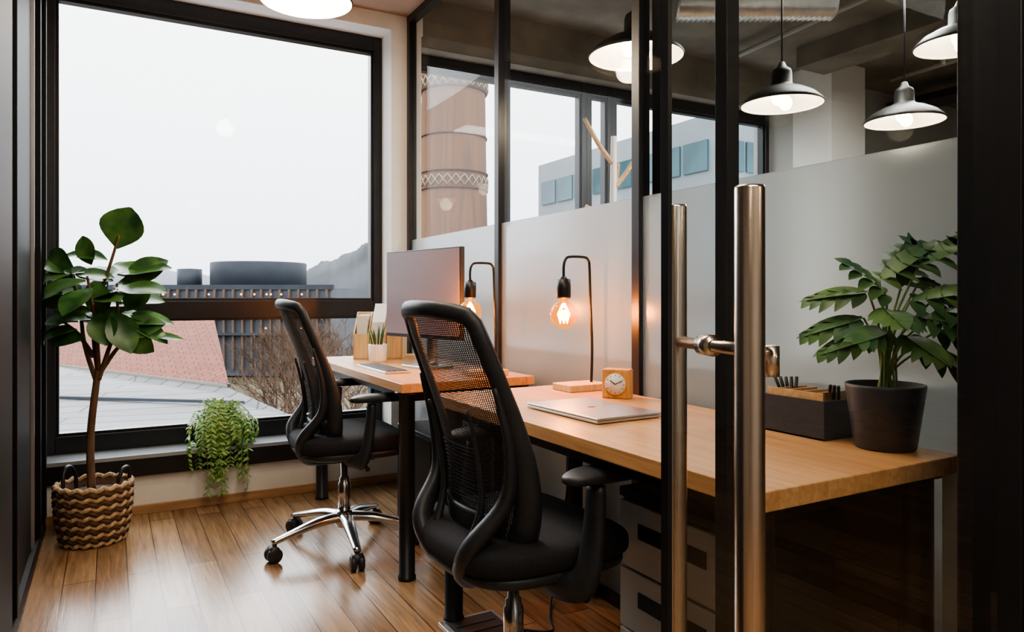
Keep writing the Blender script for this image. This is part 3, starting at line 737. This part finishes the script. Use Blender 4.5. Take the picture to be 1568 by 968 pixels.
specs = [(-0.01,0.355, 0.6,0.7,0.13,0.0),(0.06,0.385,0.7,0.6,0.13,0.0),(0.08,0.31,1,0.1,0.13,0),(0.09,0.25,1,-0.1,0.12,0),(0.06,0.21,1,-0.15,0.12,-0.2),
         (-0.03,0.33,-1,0.15,0.13,0),(-0.04,0.275,-1,-0.05,0.13,-0.1),(-0.02,0.24,-1,-0.1,0.12,-0.3),(0.0,0.29,-0.1,0.1,0.13,-1),(0.03,0.24,0.3,-0.1,0.12,-1),
         (0.03,0.34,0.3,0.9,0.13,0.2),(0.04,0.31,0.9,0.5,0.14,-0.3),(-0.01,0.25,-0.5,0.1,0.12,-0.8),(0.0,0.32,-0.4,0.5,0.13,-0.4),(0.05,0.28,0.8,0.1,0.13,-0.6),(0.02,0.26,0.2,0.3,0.12,0.6),
         (0.06,0.34,0.8,0.3,0.12,0.5),(0.08,0.29,0.9,0.3,0.12,-0.9)]
for a,h,da,dh,L,df in specs:
    AX = Vector((0.55,-0.835,0)); AF = Vector((0.6,0.8,0))
    p = AX*a*1.05 + AF*(0.03*df) + UP*h
    tubegeo(VS, FS, smoothpts([(0.02*random.uniform(-1,1),0.02*random.uniform(-1,1),0.11), tuple(Vector((p.x*0.3,p.y*0.3,0.11+(h-0.11)*0.6))), tuple(p)], 5), 0.0024, 6)
    lobed(p, AX*da + AF*df + UP*dh, L*1.05, (UP*1.0 - FW*0.6).normalized())
V = [Vector((min(v.x, WX-0.02-ppx), v.y, max(v.z,0.12))) for v in V]
mk('leaves', V, F, M_leaf2, r); mk('stems', VS, FS, M_stem, r)

r = root('floor_outlet_box', (1.03,2.02,0), math.radians(0))
box('frame', (-0.10,-0.13,0.0), (0.10,0.13,0.006), M_alu, r, 0.002)
box('lid', (-0.085,-0.115,0.0055), (0.085,0.115,0.008), M_plast, r, 0.001)
for k in range(4): box('socket_strip', (-0.07,-0.095+k*0.05,0.008), (0.07,-0.075+k*0.05,0.0105), M_plast, r)
tube('power_cable', [(1.10,2.0,0.012),(1.2,1.9,0.015),(1.25,1.98,0.016),(1.35,2.12,0.05),(1.40,2.10,0.4),(1.40,2.09,0.66)], 0.0045, M_plast, None, 8, 8)
r = root('computer_tower', (1.29,3.05,0.0))
box('case', (-0.09,-0.22,0.012), (0.19,0.22,0.46), M_plast, r, 0.008)
box('front_grille', (-0.094,-0.20,0.05), (-0.089,0.20,0.44), M_black, r)
for y in (-0.18,0.18):
    box('foot', (-0.07,y-0.02,0.0), (0.17,y+0.02,0.012), M_black, r)

# ---------------------------------------------------------------- exterior
M_tile = planks('red_roof_tiles', (0.150,0.036,0.018), (0.20,0.055,0.028), 0.5, 0.45, 0.0, 0.85, 0.03, (0.055,0.015,0.009), 0.25)
M_metalroof = planks('grey_sheet_roof', (0.125,0.135,0.145), (0.165,0.175,0.185), 9.0, 0.9, 0.3, 0.75, 0.05, (0.05,0.055,0.06), 0.25)
M_bld = mat('concrete_building', (0.07,0.08,0.10), 0.7, 0, 0.1, 0.5)
M_bldd = mat('dark_tank', (0.025,0.032,0.043), 0.7, 0, 0.15, 0.5)
M_hill = mat('hazy_forest_hill', (0.048,0.055,0.063), 0.95, 0, 0.35, 0.05, bump=0.0)  # haze is put into the blue-grey base colour
M_hill2 = mat('pale_far_hill', (0.17,0.185,0.21), 0.95, 0, 0.06, 0.05)  # pale tone carries the distance haze in the colour
M_ground = mat('brown_grass_ground', (0.05,0.05,0.025), 0.95, 0, 0.4, 0.3, col2=(0.10,0.075,0.045))
M_twig = mat('bare_twigs', (0.10,0.062,0.040), 0.9, 0, 0.2, 2)
M_beigew = mat('beige_render', (0.20,0.18,0.15), 0.9, 0, 0.05, 1)
M_pier = mat('brown_facade', (0.11,0.075,0.055), 0.9, 0, 0.1, 1)
def slab(name, pts, m, th=0.25, parent=None):
    n = len(pts); V = [Vector(p) for p in pts]+[Vector(p)-Vector((0,0,th)) for p in pts]
    F = [tuple(range(n)), tuple(range(2*n-1,n-1,-1))]+[(i,(i+1)%n,(i+1)%n+n,i+n) for i in range(n)]
    return mk(name, V, F, m, parent, False)
box('ground', (-400,12,-9.3), (500,650,-9.0), M_ground)
r = root('tiled_roof_house')
slab('roof_slope', [(4.86,35.8,-3.0),(5.7,49.6,0.35),(-12.0,83.0,0.35),(-12.8,69.0,-3.0)], M_tile, 0.3, r)
slab('roof_back', [(5.7,49.6,0.35),(5.9,52.0,-0.6),(-11.5,85.5,-0.6),(-12.0,83.0,0.35)], M_tile, 0.3, r)
slab('walls', [(4.5,37.0,-3.3),(5.0,50.5,-3.3),(-12.0,83.0,-3.3),(-12.5,69.5,-3.3)], M_beigew, 5.7, r)
slab('gutter', [(4.92,35.6,-3.0),(4.92,35.75,-3.0),(-12.8,69.0,-3.0),(-12.85,68.8,-3.0)], M_bldd, 0.12, r)
r = root('sheet_roof_warehouse')
slab('roof', [(3.67,27.97,-2.2),(5.13,23.4,-2.75),(1.5,19.5,-3.15),(-9,22,-3.2),(-16,42,-2.2),(-2.2,40.3,-2.2)], M_metalroof, 0.2, r)
slab('walls', [(3.5,27.8,-2.6),(4.9,23.6,-3.0),(1.4,19.8,-3.4),(-9,22.3,-3.4),(-15,41,-2.6),(-2.2,40,-2.6)], M_beigew, 6.3, r)
slab('ridge_cap', [(3.67,28.0,-2.12),(3.72,27.75,-2.12),(-2.1,40.05,-2.12),(-2.15,40.3,-2.12)], M_beigew, 0.1, r)
slab('roof_seam', [(3.9,25.6,-2.42),(3.95,25.4,-2.43),(-6.0,33.8,-2.48),(-6.05,34.0,-2.47)], M_bldd, 0.1, r)
r = root('industrial_building')
slab('block', [(-22,118,2.2),(24,89,2.2),(30,98,2.2),(-16,128,2.2)], M_bld, 11, r)
slab('parapet', [(-22.2,117.6,2.6),(24.2,88.6,2.6),(24.6,89.4,2.6),(-21.8,118.4,2.6)], M_bldd, 0.6, r)
for k in range(46):
    t = (k+0.5)/46; x = -22+46*t; y = 118-29*t
    box('facade_pier', (x-0.12,y-0.6,-8), (x+0.12,y-0.1,2.0), M_pier, r, 0, -0.56)
for z in (1.0,-1.2,-3.4): slab('balcony_band', [(-22.3,117.2,z),(24.1,88.0,z),(24.4,88.7,z),(-22,118,z)], M_bldd, 0.3, r)
V, F = [], []
for k in range(40):
    t = random.random(); x = -20+43*t; y = 118-29*(t*43/46+0.04); z = random.choice([1.4,-0.7,-2.8])
    sphere(V, F, (x,y-1.0,z), 0.13, 5, 6)
mk('facade_lights', V, F, emis('warm_window_lights', (1.0,0.55,0.2), 4), r)
lathe('storage_tank', [(0.0001,5.9),(0.5,5.9),(6.2,5.75),(6.3,5.6),(6.3,2.2)][::-1], M_bldd, r, (18.0,103.5,0), 48)
lathe('small_tank', [(0.0001,5.0),(1.6,4.9),(1.6,2.2)][::-1], M_bldd, r, (9.6,108.0,0), 24)
def hill(name, f, x0, x1, Z, m, amp, dep):
    V, F = [], []; n = 200; k = 8
    for i in range(n+1):
        a = x0+(x1-x0)*i/n; ht = f(a)
        for j in range(k+1):
            t = j/k; zz = Z + dep*t
            p = RT*(a*zz) + FW*zz
            V.append(Vector((p.x,p.y,-9+(ht*Z/300+9+amp*(math.sin(i*0.55)+math.sin(i*0.23+1)+random.uniform(-.8,.8))*0.5)*math.sin(pi/2*t))))
    for i in range(n):
        for j in range(k): q = i*(k+1)+j; F.append((q,q+1,q+k+2,q+k+1))
    mk(name, V, F, m)
def h1(a):
    if a < -0.38: return -6
    if a < -0.17: return -2 + 34*((a+0.38)/0.21)**0.9
    return max(-6, 32 - 33*((a+0.17)/0.15)**1.3)
hill('wooded_hill', h1, -0.42, 0.1, 300, M_hill, 1.2, 60)
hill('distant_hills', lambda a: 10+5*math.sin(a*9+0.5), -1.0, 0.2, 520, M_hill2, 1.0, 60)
def tree(V, F, p, d, L, rad, depth):
    q = p + d*L; tubegeo(V, F, [p,(p+q)/2+Vector((random.uniform(-1,1),random.uniform(-1,1),0))*L*0.05,q], [rad,rad*0.85,rad*0.65], 4)
    if depth == 0: return
    for k in range(3 if depth > 1 else 4):
        dd = (d + Vector((random.uniform(-1,1),random.uniform(-1,1),random.uniform(-0.3,0.6)))*0.75).normalized()
        tree(V, F, q, dd, L*random.uniform(0.62,0.82), rad*0.6, depth-1)
for grp in ([(8.4,30.5),(8.3,33),(8.4,36),(8.2,28.0),(8.5,38.5),(8.3,34.5)],
            [(9.8,42),(11.0,43),(13,47),(9.9,45),(10.8,52),(12,58),(14,66),(12.5,52),(11,48),(12,45),(11,56),(14,60),(9.6,49),(13.5,55),(16,58)]):
    V, F = [], []
    for (x,y) in grp:
        tree(V, F, Vector((x,y,-9)), Vector((random.uniform(-.1,.1),random.uniform(-.1,.1),1)).normalized(), random.uniform(2.2,2.9) if y > 40 else random.uniform(2.0,2.5), 0.12, 5)
    mk('bare_trees', V, F, M_twig, None, False)
M_brick = planks('chimney_brick', (0.17,0.078,0.040), (0.21,0.100,0.052), 0.5, 0.16, 0, 0.9, 0.02, (0.14,0.07,0.04), 0.2)
M_brickd = mat('dark_brick', (0.05,0.025,0.018), 0.9, 0, 0.2, 4)
M_brickp = mat('pale_brick', (0.30,0.23,0.17), 0.9, 0, 0.1, 4)
r = root('brick_chimney', (14.6,31.9,0))
lathe('stack', [(2.05,-9),(1.72,0),(1.62,6.2),(1.54,11.2),(1.62,11.35),(1.62,11.9),(1.70,12.2),(1.70,12.9),(1.4,12.9)], M_brick, r, (0,0,0), 64)
for z in (6.15,6.95,8.7,10.9,11.5): lathe('steel_band', [(1.60 if z<8 else 1.56,z),(1.69 if z<8 else 1.64,z),(1.69 if z<8 else 1.64,z+0.07),(1.56,z+0.07)], M_brickd, r, (0,0,0), 64)
V, F = [], []
for row, z0 in ((0,6.3),(1,11.0)):
    for k in range(26):
        a0 = 2*pi*k/26; a1 = a0+2*pi/26
        for (aa,ab,za,zb) in ((a0,a1,z0,z0+0.5),(a1,a0,z0,z0+0.5)):
            rr = 1.67
            tubegeo(V, F, [(rr*math.cos(aa),rr*math.sin(aa),za),(rr*math.cos((aa+ab)/2)*1.005,rr*math.sin((aa+ab)/2)*1.005,(za+zb)/2),(rr*math.cos(ab),rr*math.sin(ab),zb)], 0.035, 4)
mk('lattice_pattern', V, F, M_brickp, r)
M_bwhite = mat('white_cladding', (0.24,0.27,0.29), 0.6, 0, 0.04, 1)
M_teal = mat('teal_glazing', (0.05,0.11,0.135), 0.15, 0, 0.3, 0.4)
r = root('office_building')
box('body', (19.5,19.5,-9), (44,32,7.9), M_bwhite, r)
for lv in range(8):
    z = -7.5+lv*1.9
    for k in range(16):
        box('strip_window', (19.6+0.0+k*1.5,19.42,z), (20.95+k*1.5,19.5,z+1.15), M_teal, r)
    for k in range(8):
        box('side_window', (19.42,19.8+k*1.5,z), (19.5,21.1+k*1.5,z+1.15), M_teal, r)

# ---------------------------------------------------------------- lights
w = bpy.data.worlds.new('overcast_sky'); scene.world = w; w.use_nodes = True
nt = w.node_tree
for n in list(nt.nodes): nt.nodes.remove(n)
o = nt.nodes.new('ShaderNodeOutputWorld'); bg = nt.nodes.new('ShaderNodeBackground')
tc = nt.nodes.new('ShaderNodeTexCoord'); sx = nt.nodes.new('ShaderNodeSeparateXYZ'); rp = nt.nodes.new('ShaderNodeValToRGB')
nt.links.new(tc.outputs['Generated'], sx.inputs[0]); nt.links.new(sx.outputs[2], rp.inputs[0])
rp.color_ramp.elements[0].color = (0.56,0.61,0.68,1); rp.color_ramp.elements[0].position = 0.0
rp.color_ramp.elements[1].color = (1.0,1.0,1.0,1); rp.color_ramp.elements[1].position = 0.45
nt.links.new(rp.outputs[0], bg.inputs[0]); bg.inputs[1].default_value = 4.5
nt.links.new(bg.outputs[0], o.inputs[0])
def area(name, loc, tgt, sx_, sy_, e, col):
    l = bpy.data.lights.new(name, 'AREA'); l.shape = 'RECTANGLE'; l.size = sx_; l.size_y = sy_; l.energy = e; l.color = col
    ob = bpy.data.objects.new(name, l); ob.location = loc; d = Vector(tgt)-Vector(loc)
    ob.rotation_euler = d.to_track_quat('-Z','Y').to_euler(); COL.objects.link(ob); return ob
s = bpy.data.lights.new('soft_daylight', 'SUN'); s.energy = 3.6; s.angle = math.radians(50); s.color = (0.93,0.96,1.0)
so = bpy.data.objects.new('soft_daylight', s); so.rotation_euler = Vector((0.12,-0.85,-0.62)).to_track_quat('-Z','Y').to_euler(); COL.objects.link(so)
area('corridor_fill_light', (0.2,-0.8,2.8), (0.4,-0.6,0), 1.5, 1.0, 50, (1.0,0.90,0.78))  # added corridor fill behind the camera, not a fixture
area('office_fill_light', (3.6,2.2,2.64), (3.6,2.2,0), 1.5, 0.3, 90, (1.0,0.96,0.90))  # added office fill, brightens the frosted glass from behind
area('room_fill_light', (0.5,1.7,2.67), (0.5,1.7,0), 0.8, 1.4, 28, (1.0,0.85,0.68))  # added fill lifting the room's overall brightness, not a fixture

# ---------------------------------------------------------------- camera
cam = bpy.data.cameras.new('camera'); cam.sensor_width = 36; cam.lens = 36*1100/1568; cam.shift_y = -29/1568
cam.clip_end = 2000; cam.clip_start = 0.02
co = bpy.data.objects.new('camera', cam); co.location = (0,0,1.06); co.rotation_euler = (pi/2,0,-math.atan2(0.4886,0.8725))
COL.objects.link(co); scene.camera = co
